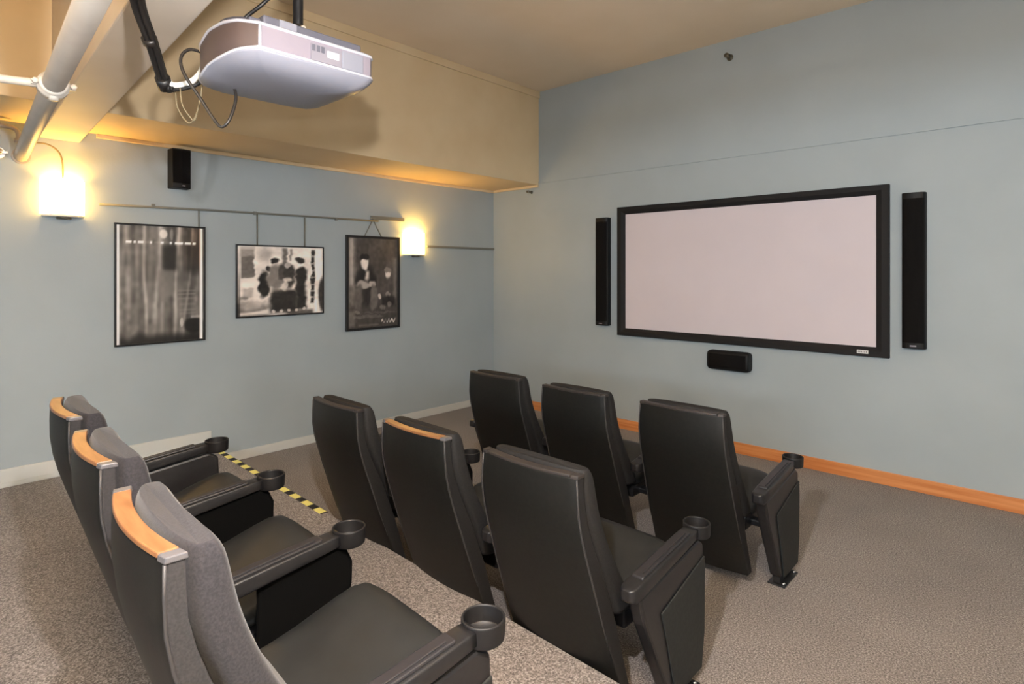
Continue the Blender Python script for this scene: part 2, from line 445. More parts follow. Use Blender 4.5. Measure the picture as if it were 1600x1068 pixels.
place_chair(2.712, -4.084, 0, -1, AL, 'capdark', 'black middle row theater chair nearest the left wall, just past the striped tape', G2)
place_chair(3.500, -4.105, 0, -1, AM, 'capwood', 'black middle row theater chair with an orange wood top edge', G2)
place_chair(4.266, -4.095, 0, 0, AR, 'capdark', 'large dark middle row theater chair with end panel and cup holder at its right', G2)
place_chair(2.735, -5.400, RZ, -3, AL, 'capwood', 'charcoal back row theater chair with orange wood cap, farthest from the camera', G3)
place_chair(3.505, -5.455, RZ, -3, AM, 'capwood', 'charcoal back row theater chair with orange wood cap, between two others', G3)
place_chair(4.283, -5.508, RZ, -3, AR, 'capwood', 'big charcoal back row theater chair at the bottom left of the photo', G3)

# ------------------------------------------------------------------ projection screen and its speakers
def frame_mesh(x0, x1, z0, z1, bx, bz, y0, y1, lip):
    """mitred rectangular frame on the wall y=0 facing -y; inner lip slopes back"""
    m = MB()
    o = [(x0, z0), (x1, z0), (x1, z1), (x0, z1)]
    i = [(x0+bx, z0+bz), (x1-bx, z0+bz), (x1-bx, z1-bz), (x0+bx, z1-bz)]
    v = [(x, y1, z) for x, z in o]+[(x, y0, z) for x, z in o]
    k = .55
    mid = [(a+(c-a)*k, b+(d-b)*k) for (a, b), (c, d) in zip(o, i)]
    v += [(x, y0, z) for x, z in mid]+[(x, y0+lip, z) for x, z in i]+[(x, y1, z) for x, z in i]
    f = []
    for q in range(4):
        r = (q+1) % 4
        for a in range(4): f.append((a*4+q, a*4+r, (a+1)*4+r, (a+1)*4+q))
        f.append((16+q, 16+r, r, q))
    m.add(v, f); return m
fr = frame_mesh(2.100, 4.833, 1.103, 2.603, .1, .086, -.05, -.001, .022)
scr = fr.build('projection_screen', 'velvet', bevel=.003)
tag(scr, 'wide pinkish white projection screen in a black frame on the wall', 'screen')
m = MB(); m.box((2.19, -.022, 1.17), (4.74, -.012, 2.54)); m.build('screen_fabric', 'screen', scr)['label'] = 'pinkish white screen surface'
m = MB(); m.box((4.590, -.053, 1.128), (4.678, -.049, 1.160)); bd = m.build('badge', 'badge', scr, bevel=.002); bd['label'] = 'small silver maker plate'
m = MB()
for k in range(6):
    m.box((4.600+k*.012, -.0536, 1.138), (4.600+k*.012+.007, -.0525, 1.151))
m.build('badge_lettering', 'badgetext', bd)

def tower(name, x0, x1, z0, z1, d, label):
    t = MB(); n = 14; xc, hw = (x0+x1)/2, (x1-x0)/2
    base = [(x0, -.001), (x0, -.04)]+[(xc-hw*math.cos(math.pi*k/n), -.04-(d-.04)*math.sin(math.pi*k/n)**.6) for k in range(1, n)]+[(x1, -.04), (x1, -.001)]
    t.prism_z(base, z0, z1)
    o = t.build(name, 'spk', bevel=.004); tag(o, label, 'speaker')
    g = MB(); pts = [(xc+(hw*.93)*-math.cos(math.pi*(k/n)), -.045-(d-.04)*math.sin(math.pi*k/n)**.6) for k in range(1, n)]
    g.prism_z(pts+[(x, y+.008) for x, y in reversed(pts)], z0+.05, z1-.05); g.build('grille', 'grille', o)
    b = MB(); b.box((xc-.022, -d-.004, z0+.018), (xc+.022, -d+.004, z0+.03)); b.build('badge', 'projd', o)
    return o
tower('wall_speaker', 1.80, 1.985, 1.205, 2.495, .085, 'tall black column speaker to the left of the projection screen')
tower('wall_speaker', 4.925, 5.095, 1.205, 2.510, .085, 'tall black column speaker to the right of the projection screen')
# centre speaker
t = MB(); n = 10
rings = []
for x, k in [(3.235, .86), (3.245, .95), (3.265, 1), (3.63, 1), (3.65, .95), (3.66, .86)]:
    r = []
    for a in range(24):
        an = 2*math.pi*a/24; c, s_ = math.cos(an), math.sin(an)
        r.append((x, -.062+.06*k*math.copysign(abs(c)**.55, c), .942+.100*k*math.copysign(abs(s_)**.45, s_)))
    rings.append(r)
t.loft(rings); o = t.build('center_speaker', 'spk'); tag(o, 'small black rounded speaker mounted on the wall under the screen', 'speaker')
g = MB(); rings = []
for x in (3.262, 3.635):
    r = []
    for a in range(13):
        an = math.pi/2+math.pi*a/12; c, s_ = math.cos(an), math.sin(an)
        r.append((x, -.066+.06*math.copysign(abs(c)**.55, c), .942+.086*math.copysign(abs(s_)**.45, s_)))
    rings.append(r)
g.loft(rings, 0, True, True, False); g.build('grille', 'grille', o)
b = MB(); b.box((3.38, -.03, .90), (3.52, 0, .98)); b.build('wall_bracket', 'spk', o)
# surround speaker on the left wall
t = MB(); t.prism_z([(.0, -4.185), (.115, -4.178), (.125, -4.10), (.115, -4.025), (.0, -4.02)], 2.60, 2.955)
o = t.build('wall_speaker', 'spk', bevel=.006); tag(o, 'small black box speaker high on the left wall above the first poster', 'speaker')
g = MB(); g.prism_z([(.118, -4.174), (.129, -4.10), (.118, -4.029), (.112, -4.029), (.12, -4.10), (.112, -4.174)], 2.645, 2.94); g.build('grille', 'grille', o)
b = MB(); b.box((.124, -4.10, 2.618), (.130, -4.075, 2.628)); b.build('badge', 'projd', o)

# ------------------------------------------------------------------ sprinklers on the screen wall
def sprinkler(x, z, s, label):
    t = MB(); t.lathe([(.028*s, 0), (.026*s, -.006), (.012*s, -.010), (.011*s, -.04), (.013*s, -.044), (.001, -.044)], (x, -.0, z), 16, axis='y')
    o = t.build('sprinkler_head', 'brass'); tag(o, label, 'sprinkler', 'sidewall sprinklers')
    a = MB()
    for sx in (-1, 1): a.tube(spline([(x, -.04, z+sx*.008), (x, -.055, z+sx*.02*s), (x, -.075, z+sx*.012*s), (x, -.085, z)], 4), .0035*s, 6)
    a.build('yoke', 'brass', o)
    d = MB(); d.box((x-.022*s, -.092, z+.006), (x+.022*s, -.05, z+.011)); d.lathe([(.001, -.094), (.02*s, -.093), (.02*s, -.089), (.001, -.088)], (x, 0, z), 14, axis='y')
    d.build('deflector', 'brass', o)
sprinkler(3.43, 4.05, 1.25, 'small metal sprinkler high on the screen wall near the ceiling')
sprinkler(.725, 2.915, .8, 'tiny metal sprinkler just under the end of the soffit')

# ------------------------------------------------------------------ posters on the left wall
def poster_mesh(W, H, fn, nx, ny, warp=0, gain=1.2, lift=.05):
    me = D.meshes.new('print'); v = []; f = []
    for j in range(ny+1):
        for i in range(nx+1): v.append((0, W*(i/nx-.5), H*(j/ny-.5)))
    for j in range(ny):
        for i in range(nx): q = j*(nx+1)+i; f.append((q, q+1, q+nx+2, q+nx+1))
    me.from_pydata(v, [], f)
    ca = me.color_attributes.new('Ink', 'FLOAT_COLOR', 'CORNER')
    li = 0
    for j in range(ny):
        for i in range(nx):
            for du, dv in ((0, 0), (1, 0), (1, 1), (0, 1)):
                uu, vv = (i+du)/nx, (j+dv)/ny
                k = min(1, 12*min(uu, 1-uu, vv, 1-vv)-.6) if warp and min(uu, 1-uu, vv, 1-vv) > .05 else 0
                c = fn(uu+k*warp*((vn(uu, vv, 13)-.5)+.6*(vn(uu+3, vv, 29)-.5)), vv+k*warp*((vn(uu, vv+5, 13)-.5)+.6*(vn(uu, vv+9, 29)-.5)))
                if not isinstance(c, tuple): c = (c*1.03, c*.985, c*.95)
                c = tuple((x-.45)*gain+.45+lift for x in c)
                ca.data[li].color = tuple(max(0, min(1, x))**2.2 for x in c)+(1,); li += 1
    return me
pm = mat('poster_print', (1, 1, 1, 1), .45, .4, coat=.35)
at = pm.node_tree.nodes.new('ShaderNodeAttribute'); at.attribute_name = 'Ink'
pm.node_tree.links.new(at.outputs['Color'], pm.node_tree.nodes['Principled BSDF'].inputs['Base Color'])

def sm(a, b, x):
    t = max(0, min(1, (x-a)/(b-a))); return t*t*(3-2*t)
def ell(u, v, cx, cy, rx, ry, soft=.25):
    d = math.sqrt(((u-cx)/rx)**2+((v-cy)/ry)**2); return 1-sm(1-soft, 1+soft, d)
def rc(u, v, x0, x1, y0, y1, s=.012):
    return sm(x0-s, x0+s, u)*(1-sm(x1-s, x1+s, u))*sm(y0-s, y0+s, v)*(1-sm(y1-s, y1+s, v))
def over(b, c, a): return b+(c-b)*a
hsh = lambda i, j: (math.sin(i*12.9898+j*78.233)*43758.5453) % 1
def vn(u, v, s):
    x, y = u*s, v*s; i, j = math.floor(x), math.floor(y); a, b = x-i, y-j; a = a*a*(3-2*a); b = b*b*(3-2*b)
    return (hsh(i, j)*(1-a)+hsh(i+1, j)*a)*(1-b)+(hsh(i, j+1)*(1-a)+hsh(i+1, j+1)*a)*b

def curtain_print(u, v):
    c = .30-.09*sm(.55, 1, u)*sm(.4, 1, v)
    for x0, sl, a, w in [(.05, .05, .10, .03), (.13, -.02, .12, .035), (.22, .02, .07, .03), (.31, -.02, .20, .022), (.36, .03, .08, .03), (.44, .07, .16, .03), (.50, -.01, .1, .05), (.66, .05, .20, .022), (.72, -.02, .07, .03), (.80, .12, .13, .018), (.9, .0, .06, .03)]:
        xx = x0+sl*(v-.4)+.01*math.sin(v*7+x0*20)
        c += a*math.exp(-((u-xx)/w)**2)*(.55+.45*sm(.05, .3, v))
    c += .10*(vn(u*2, v*.4, 14)-.5)+.07*(vn(u, v, 22)-.5)
    c = over(c, .14, .8*rc(u, v, .50, .68, .62, .84, .04))
    c = over(c, .16, .75*rc(u, v, .78, .97, .60, .86, .05))
    c = over(c, .40, .55*rc(u, v, .46, .64, .40, .62, .02))
    for yy in (.41, .44, .37): c = over(c, .46, .5*rc(u, v, .68, .90, yy-.005, yy+.005, .006))
    for yy in (.32, .27, .24): c = over(c, .46, .4*rc(u, v, .70, .90, yy-.008, yy+.006, .01))
    c = over(c, .13, .85*(1-sm(.04, .13, v+.05*vn(u, 0, 8))))
    c = over(c, .12, .85*ell(u, v, .88, .13, .12, .07))
    c = over(c, .62, .75*ell(u, v, .73, .16, .02, .04)); c = over(c, .6, .6*rc(u, v, .84, .97, .195, .215, .01))
    c = over(c, .72, .85*ell(u, v, .515, .935, .045, .04)); c = over(c, .55, .5*ell(u, v, .61, .93, .02, .05))
    row = rc(u, v, .10, .90, .848, .868, .006)
    if row > 0: c = over(c, .80, row*(1 if hsh(int(u*44), 3) > .22 else .1)*(0 if .385 < u < .41 or .62 < u < .645 else 1))
    if u < .055: c = over(c, .83, 1-sm(.028, .04, u))
    if u > .93: c = over(c, .80, sm(.945, .957, u)*(1-sm(.982, .99, u)))
    w = .16*sm(.6, 1, u)*sm(.55, .8, v)
    return (c*(1.02+w*.7), c*(.99-.0*w), c*(.96-w*.5))

def street_print(u, v):
    c = .78+.08*(vn(u, v, 9)-.5)
    c = over(c, .40, rc(u, v, .04, .18, .54, .95, .012)+0); c = over(c, .58, .7*rc(u, v, .03, .19, .84, .99, .015))
    c = over(c, .56, .7*rc(u, v, .06, .17, .26, .40, .02))
    c = over(c, .42, .8*rc(u, v, .02, .12, .24, .28, .015))
    c = over(c, .32, .75*(1-sm(.12, .30, v+.12*vn(u, v, 10)))*(1-sm(.3, .42, u)))
    c = over(c, .80, .8*rc(u, v, .02, .36, .02, .05+.14*max(0, u-.08), .02))
    c = over(c, .50, .6*ell(u, v, .31, .88, .07, .1, .8)); c = over(c, .32, .8*rc(u, v, .50, .56, .72, .98, .02)); c = over(c, .42, .8*rc(u, v, .59, .62, .8, .97, .015))
    # left stooping figure
    c = over(c, .20, ell(u, v, .285, .45, .062, .19)); c = over(c, .22, ell(u, v, .33, .68, .04, .035)); 
    # pale coated figure with wide dark hat
    c = over(c, .80, ell(u, v, .42, .76, .075, .075)); c = over(c, .22, ell(u, v, .415, .785, .055, .035))
    c = over(c, .46, ell(u, v, .42, .55, .095, .19)); c = over(c, .30, ell(u, v, .5, .62, .05, .12))
    c = over(c, .27, ell(u, v, .585, .56, .07, .18)); c = over(c, .6, ell(u, v, .56, .72, .035, .05))
    c = over(c, .22, rc(u, v, .36, .68, .03, .36, .04)); c = over(c, .70, .85*ell(u, v, .53, .42, .035, .08)); c = over(c, .75, .8*rc(u, v, .5, .63, .49, .53, .015))
    # standing figure at the right with a hat
    c = over(c, .82, ell(u, v, .715, .74, .04, .06)); c = over(c, .24, ell(u, v, .715, .80, .055, .04))
    c = over(c, .21, rc(u, v, .665, .79, .07, .68, .03)); c = over(c, .20, ell(u, v, .72, .62, .065, .09))
    # pillar of dark blocks
    c = over(c, .24, rc(u, v, .855, .90, .15, .97, .008)*(1-.5*(math.sin(v*60) > .75)))
    c = over(c, .84, .9*rc(u, v, .91, .985, .5, .98, .01)); c = over(c, .86, .9*rc(u, v, .895, .925, .02, .2, .01))
    c = over(c, .27, ell(u, v, 1.0, .28, .055, .26)); c = over(c, .25, .8*(1-sm(.03, .09, v))*sm(.5, .6, u)*(1-sm(.85, .9, u)))
    for i in range(5): c = over(c, .75, .8*ell(u, v, .40+.09*i, .05+.03*hsh(i, 2), .02, .022))
    if u < .035: c = over(c, .2, .6*(1-v))
    return c+.05*(vn(u, v, 30)-.5)

def doorway_print(u, v):
    c = .25+.04*(vn(u, v, 6)-.5)+.05*v
    c = over(c, .58, .85*rc(u, v, .02, .13, .46, 1.0, .03)); c = over(c, .36, .7*rc(u, v, .1, .16, .4, 1, .02))
    c = over(c, .42, .8*rc(u, v, .90, .97, .32, .78, .025))
    c = over(c, .33, .6*rc(u, v, .78, .9, .55, .95, .05))
    c = over(c, .42, .8*rc(u, v, 0, .2, .24, .48, .06)); 
    # seated adult, plain silhouette
    c = over(c, .17, ell(u, v, .34, .5, .2, .2)); c = over(c, .74, ell(u, v, .32, .725, .075, .08)); c = over(c, .16, ell(u, v, .32, .79, .085, .035))
    c = over(c, .66, rc(u, v, .33, .40, .53, .64, .03)); c = over(c, .55, ell(u, v, .28, .48, .13, .045)); c = over(c, .58, ell(u, v, .46, .485, .07, .035))
    c = over(c, .34, ell(u, v, .2, .33, .1, .15)); c = over(c, .36, ell(u, v, .5, .33, .08, .15)); c = over(c, .2, rc(u, v, .27, .43, .24, .42, .04))
    # seated child, plain silhouette
    c = over(c, .70, ell(u, v, .79, .6, .055, .06)); c = over(c, .42, ell(u, v, .78, .645, .075, .03))
    c = over(c, .30, ell(u, v, .78, .45, .135, .11)); c = over(c, .52, .7*ell(u, v, .8, .36, .05, .03)); c = over(c, .66, .9*ell(u, v, .62, .34, .035, .035))
    c = over(c, .17, rc(u, v, .66, .93, .24, .34, .03)); c = over(c, .5, .6*ell(u, v, .82, .25, .05, .035)); c = over(c, .45, .6*ell(u, v, .68, .22, .05, .03))
    # ground with a hat shape and streaks
    c = over(c, .27, (1-sm(.16, .21, v))); c = over(c, .40, .6*ell(u, v, .4, .12, .3, .02)); c = over(c, .36, .6*ell(u, v, .6, .16, .35, .012))
    c = over(c, .42, .7*rc(u, v, 0, .13, .02, .2, .03)); c = over(c, .5, .6*ell(u, v, .17, .17, .05, .02)); c = over(c, .45, .6*rc(u, v, .2, .6, .02, .035, .015))
    # pale handwriting-like scribble
    if rc(u, v, .66, .95, .035, .095, .004) > .3:
        k = .5+.5*math.sin(u*120+4*math.sin(u*31)); yy = .06+.018*math.sin(u*95)
        c = over(c, .82, k*(1-sm(.008, .02, abs(v-yy))))
    return c+.05*(vn(u, v, 26)-.5)

def picture(name, y0, y1, z0, z1, fn, bar, dep, label, nx, ny, fm='framebk'):
    W, H = y1-y0, z1-z0
    root = tag(empty(name, (0, (y0+y1)/2, (z0+z1)/2)), label, 'picture', 'framed pictures on the left wall')
    m = MB()
    o = [(-W/2, -H/2), (W/2, -H/2), (W/2, H/2), (-W/2, H/2)]; i = [(a-math.copysign(bar, a), b-math.copysign(bar, b)) for a, b in o]
    v = [(.012, *p) for p in o]+[(.012+dep, *p) for p in o]+[(.012+dep, *p) for p in i]+[(.012, *p) for p in i]; f = []
    for q in range(4):
        r = (q+1) % 4
        for a in range(4): b = (a+1) % 4; f.append((a*4+q, a*4+r, b*4+r, b*4+q))
    m.add(v, f); m.build('frame', fm, root, bevel=.002)
    bk = MB(); bk.box((.012, -W/2+bar*.5, -H/2+bar*.5), (.016, W/2-bar*.5, H/2-bar*.5)); bk.build('backing_board', 'dark', root)
    me = poster_mesh(W-2*bar+.004, H-2*bar+.004, fn, nx, ny, *{street_print: (.032, 1.45, .05), doorway_print: (.024, 1.45, .08), curtain_print: (0, 1.5, .13)}[fn]); me.materials.append(pm)
    p = D.objects.new('print', me); COL.objects.link(p); p.parent = root; p.location = (.012+dep*.6, 0, 0)
    return root, W, H
RAILZ = 2.432
p1, W, H = picture('framed_poster', -4.597, -3.871, 1.207, 2.268, curtain_print, .016, .022, 'framed black and white poster of hanging curtains nearest the first wall lamp', 84, 110)
m = MB(); m.tube([(.014, .31, H/2-.01), (.012, .31, RAILZ-.012-(1.207+2.268)/2)], .006, 8); m.build('hanging_rod', 'wire', p1)
p2, W, H = picture('framed_photo', -3.591, -2.658, 1.393, 2.118, street_print, .014, .022, 'landscape framed photo of people in coats, hung between two posters', 110, 84)
for yy in (-3.379+3.1245, -2.873+3.1245):
    m = MB(); m.tube([(.014, yy, H/2-.01), (.012, yy, RAILZ-.006-(1.393+2.118)/2)], .008, 8); m.build('hanging_rod', 'wire', p2)
p3, W, H = picture('framed_poster', -2.387, -1.655, 1.174, 2.264, doorway_print, .028, .03, 'black framed poster of two seated figures beside the second wall lamp', 84, 120)
zz = 2.462-(1.174+2.264)/2
m = MB(); m.tube([(.016, -.12, H/2-.01), (.012, .0, zz)], .006, 8); m.tube([(.016, .12, H/2-.01), (.012, .0, zz)], .006, 8); m.build('hanging_wire', 'wire', p3)

# picture rail
m = MB(); m.tube([(.016, -4.70, 2.414), (.016, -3.87, 2.430), (.016, -2.87, 2.440), (.016, -1.95, 2.446)], .010, 8)
rail = m.build('picture_rail', 'rail'); tag(rail, 'thin grey picture rail running along the left wall above the pictures', 'picture rail')
m = MB(); m.box((0, -2.05, 2.462), (.03, -1.58, 2.505)); m.build('dark_bar', 'rail', rail, bevel=.003)  # flat grey bar for the thick dark line above the rail's end
for yy in (-4.3, -3.4, -2.5):
    m = MB(); m.box((0, yy-.012, 2.418), (.026, yy+.012, 2.45)); m.build('bracket', 'rail', rail)
# conduit from the second lamp to the corner
m = MB(); m.box((0, -1.22, 2.155), (.022, -.001, 2.185)); o = m.build('wall_conduit', 'rail', bevel=.004)
tag(o, 'thin grey conduit on the left wall from the second lamp to the corner', 'conduit')

# ------------------------------------------------------------------ wall lamps
def sconce(y0, y1, z0, z1, label):
    W, H = y1-y0, z1-z0; n = 14
    root = tag(empty('wall_lamp', (0, (y0+y1)/2, (z0+z1)/2)), label, 'lamp', 'wall lamps on the left wall')
    prof = lambda s, d: [(.012+d*(1-abs(2*k/n-1)**2.6), W/2*s*(2*k/n-1)) for k in range(n+1)]
    g = MB(); pts = prof(1, .105); inn = [(x-.008 if 0 < i < n else x, y*.96) for i, (x, y) in enumerate(pts)]
    g.prism_z(pts+inn[::-1], -H/2+.035, H/2); g.build('glass_shade', 'glow', root)['label'] = 'glowing white glass shade'
    b = MB(); pts = prof(.98, .1); b.prism_z(pts, -H/2+.012, -H/2+.03); b.build('bottom_rim', 'whitebase', root, bevel=.003)
    b = MB(); b.box((0, -W/2*.9, -H/2+.02), (.014, W/2*.9, H/2-.02)); b.build('back_plate', 'whitebase', root)
    u = MB(); u.lathe([(.001, -.03), (.018, -.026), (.028, -.008), (.03, .008), (.02, .028), (.001, .034)], (.055, 0, H/2-.075), 16); u.build('light_bulb', 'bulb', root)
    c = MB(); c.lathe([(.001, -H/2-.006), (.05, -H/2-.004), (.05, -H/2+.012), (.001, -H/2+.012)], (.05, 0, 0), 16); c.build('clip', 'brass', root)
    return root
sconce(-5.09, -4.80, 2.275, 2.585, 'glowing white glass wall lamp at the far left under the beam')
sconce(-1.595, -1.255, 2.035, 2.330, 'glowing white glass wall lamp beside the poster of two seated figures')

# ------------------------------------------------------------------ sprinkler pipe under the beam
py = lambda x: -5.205-.070*x
pipe = MB(); pipe.tube([(0.0, py(0), 2.745), (.6, py(.6), 2.74), (8.5, py(8.5), 2.72)], .046, 24)
pipe = pipe.build('water_pipe', 'pipe'); tag(pipe, 'thick white painted pipe running below the ceiling beam into the left wall', 'pipe')
cx = 2.38; cz = 2.735; cyy = py(cx)
m = MB()
ca = Vector((1, -.07, -.0025)).normalized()
for off, r in ((-.045, .052), (-.03, .062), (.03, .062), (.045, .052)): pass
m.tube([Vector((cx, cyy, cz))+ca*t for t in (-.06, -.055, -.03, -.028, .028, .03, .055, .06)], [.050, .058, .058, .064, .064, .058, .058, .050], 20)
cp = m.build('coupling', 'fitting', pipe)
for sd in (-1, 1):
    m = MB(); c = Vector((cx, cyy+sd*.072, cz)); m.box(c-Vector((.022, .012, .012)), c+Vector((.022, .012, .012)))
    m.tube([c-Vector((.045, 0, 0)), c+Vector((.045, 0, 0))], .009, 8); m.lathe([(.001, -.05), (.014, -.05), (.014, -.04), (.001, -.04)], c, 6, axis='x')
    m.lathe([(.001, .05), (.014, .05), (.014, .04), (.001, .04)], c, 6, axis='x')
    m.build('clamp_bolt', 'fitting', cp)
m = MB(); m.lathe([(.001, -.075), (.02, -.075), (.022, -.05), (.016, -.05), (.016, -.04)], (cx+.02, cyy+.0, cz), 12); m.build('drain_plug', 'fitting', cp)
m = MB(); m.tube([(cx, cyy-.05, cz+.0), (cx-.03, cyy-.13, cz+.0), (cx-.2, cyy-.7, cz-.0)], .019, 14); m.build('branch_pipe', 'fitting', pipe)
# wall flange where the pipe enters
m = MB(); m.tube([(.001, py(0), 2.745), (.02, py(0), 2.745)], .06, 20); m.build('wall_flange', 'pipe', pipe)
# small bent pipe and valve at the far left edge
m = MB(); m.tube(spline([(.12, -5.75, 2.945), (.12, -5.4, 2.94), (.12, -5.27, 2.935), (.12, -5.235, 2.90), (.12, -5.235, 2.84)], 6), .016, 12)
o = m.build('bent_pipe', 'pipe'); tag(o, 'small white bent pipe at the far left edge under the soffit', 'pipe')
m = MB(); m.tube([(.12, -5.235, 2.855), (.12, -5.235, 2.825)], .024, 12); m.build('end_cap', 'pipe', o)
m = MB(); m.tube([(.0, -5.345, 2.745), (.05, -5.345, 2.745)], .045, 14); o = m.build('valve', 'bolt'); tag(o, 'small metal valve on the left wall at the left edge of the photo', 'valve')
m = MB(); m.tube([(.05, -5.345, 2.745), (.09, -5.335, 2.755)], .02, 10); m.box((.075, -5.40, 2.74), (.09, -5.29, 2.755)); m.build('handle', 'bolt', o)
# lamp cable
m = MB(); m.tube(spline([(.02, -5.14, 2.86), (.02, -5.05, 2.862), (.02, -4.98, 2.82), (.02, -4.95, 2.74), (.02, -4.945, 2.60)], 6), .006, 8)
o = m.build('lamp_cable', 'thincable'); tag(o, 'thin curved cable dropping to the far left wall lamp', 'cable')

# ------------------------------------------------------------------ projector
pj = tag(empty('projector', (3.45, -4.73, 2.69)), 'large white and silver projector hanging from the ceiling on a black pole', 'projector')
PX, PY, PZ = 3.45, -4.73, 2.69
outline_right = [(3.702, -4.50), (3.695, -4.962)]
rear = spline([(3.695, -4.962, 0), (3.63, -5.015, 0), (3.53, -5.042, 0), (3.41, -5.050, 0), (3.30, -5.038, 0), (3.225, -4.995, 0), (3.19, -4.93, 0)], 6)
rear = [(p.x, p.y) for p in rear]
front = [(3.19, -4.58), (3.205, -4.50), (3.25, -4.462), (3.62, -4.44), (3.675, -4.452), (3.70, -4.475)]
OUT = [outline_right[0]]+rear+front
cenx, ceny = 3.45, -4.74
def scaled(s, z, dx=0, dy=0): return [(cenx+(x-cenx)*s+dx-PX, ceny+(y-ceny)*s+dy-PY, z-PZ) for x, y in OUT]
def zb(i):
    x, y = OUT[i]
    if 1 <= i <= len(rear): return interp([(3.19, 2.646), (3.35, 2.648), (3.43, 2.664), (3.55, 2.675), (3.695, 2.693)], x)
    return interp([(3.19, 2.655), (3.25, 2.67), (3.62, 2.69), (3.70, 2.692)], x)
def zt(i):
    x, y = OUT[i]
    if 1 <= i <= len(rear): return interp([(3.19, 2.765), (3.35, 2.777), (3.43, 2.796), (3.55, 2.798), (3.63, 2.791), (3.695, 2.779)], x)
    return interp([(3.19, 2.765), (3.25, 2.775), (3.70, 2.779)], x)
n = len(OUT)
def ring(sc_, f): return [(cenx+(x-cenx)*sc_-PX, ceny+(y-ceny)*sc_-PY, f(i)-PZ) for i, (x, y) in enumerate(OUT)]
FL = 2.614
m = MB(); m.loft([ring(s_, lambda i, t=t: zb(i)+(FL-zb(i))*t) for s_, t in [(1.0, .06), (.985, .16), (.955, .32), (.90, .52), (.82, .70), (.68, .86), (.4, .97), (.1, 1)]])
m.build('lower_case', 'projw', pj)
m = MB(); m.loft([ring(s_, lambda i, d=d: zb(i)+d) for s_, d in [(.98, .004), (1.0, .004), (1.004, -.001), (.998, -.006), (.98, -.006)]], 0, False); m.build('lower_rim', 'rimwhite', pj)
nr = len(rear)
# band: right side silver, rear brown gloss
m = MB()
for i in range(n):
    j = (i+1) % n; mi = 1 if 1 <= i < nr else 0
    A, B_ = ring(.985, lambda i: zb(i)+.002), ring(.985, lambda i: zt(i)+.001)
    m.add([A[i], A[j], B_[j], B_[i]], [(0, 1, 2, 3)], mi, mi == 1)
m.build('side_band', ['projs', 'projb'], pj)
m = MB(); m.loft([ring(s_, lambda i, d=d: zt(i)+d) for s_, d in [(.98, -.003), (1.0, -.002), (1.004, .003), (.997, .008), (.97, .011)]], 0, False); m.build('upper_rim', 'rimwhite', pj)
m = MB(); m.loft([ring(s_, lambda i, t=t: zt(i)+.009+(2.812-zt(i)-.009)*t) for s_, t in [(.98, 0), (.94, .3), (.85, .7), (.6, .95), (.1, 1)]]); m.build('upper_case', 'projw', pj)
# corner strip
m = MB(); c = Vector((3.692-PX, -4.957-PY, 0)); m.tube([c+Vector((0, 0, 2.692-PZ)), c+Vector((0, 0, 2.78-PZ))], .006, 8); m.build('corner_strip', 'rimwhite', pj)
# control panel, label and vent end on the right side
m = MB(); m.box((3.690-PX, -4.755-PY, 2.697-PZ), (3.701-PX, -4.620-PY, 2.764-PZ)); cpn = m.build('connector_panel', 'projd', pj)
m = MB(); m.box((3.70-PX, -4.685-PY, 2.722-PZ), (3.7025-PX, -4.632-PY, 2.750-PZ)); m.build('label_plate', 'label', cpn)
m = MB()
for k in range(3): m.box((3.70-PX, -4.752+.02*k-PY, 2.735-PZ), (3.7025-PX, -4.738+.02*k-PY, 2.76-PZ))
m.build('sockets', 'projk', cpn)
m = MB(); m.box((3.690-PX, -4.617-PY, 2.697-PZ), (3.7015-PX, -4.515-PY, 2.772-PZ)); m.build('front_cover', 'projw', pj, bevel=.004)
# mount
m = MB(); m.box((3.50-PX, -4.93-PY, 2.80-PZ), (3.66-PX, -4.50-PY, 2.835-PZ)); m.box((3.535-PX, -4.97-PY, 2.80-PZ), (3.63-PX, -4.90-PY, 2.826-PZ))
mt = m.build('mount_plate', 'projk', pj, bevel=.008)
m = MB(); m.box((3.645-PX, -4.87-PY, 2.80-PZ), (3.668-PX, -4.80-PY, 2.83-PZ)); m.build('plate_tab', 'projw', mt)
m = MB(); m.loft([[(r*math.cos(2*math.pi*k/20)+3.46-PX, r*math.sin(2*math.pi*k/20)*.9-4.97+.06-PY, z-PZ) for k in range(20)] for r, z in ((.13, 2.79), (.13, 2.82), (.11, 2.845), (.06, 2.855), (.01, 2.857))])
m.build('top_dome', 'projk', pj)
qx, qy = 3.53, -4.725
m = MB(); m.lathe([(.001, 2.83-PZ), (.045, 2.83-PZ), (.045, 2.85-PZ), (.03, 2.865-PZ), (.03, 2.885-PZ), (.001, 2.885-PZ)], (qx-PX, qy-PY, 0), 16)
m.tube([(qx-.05-PX, qy-PY, 2.865-PZ), (qx+.05-PX, qy-PY, 2.865-PZ)], .012, 8); m.build('swivel_joint', 'bolt', pj)
m = MB(); m.tube([(qx-PX, qy-PY, 2.875-PZ), (qx-PX, qy-PY, ZC-.012-PZ)], .021, 16); pl = m.build('ceiling_pole', 'cable', pj)
m = MB(); m.lathe([(.075, ZC-.014-PZ), (.075, ZC-.0005-PZ), (.001, ZC-.0005-PZ)], (qx-PX, qy-PY, 0), 20); m.build('ceiling_flange', 'cable', pl)

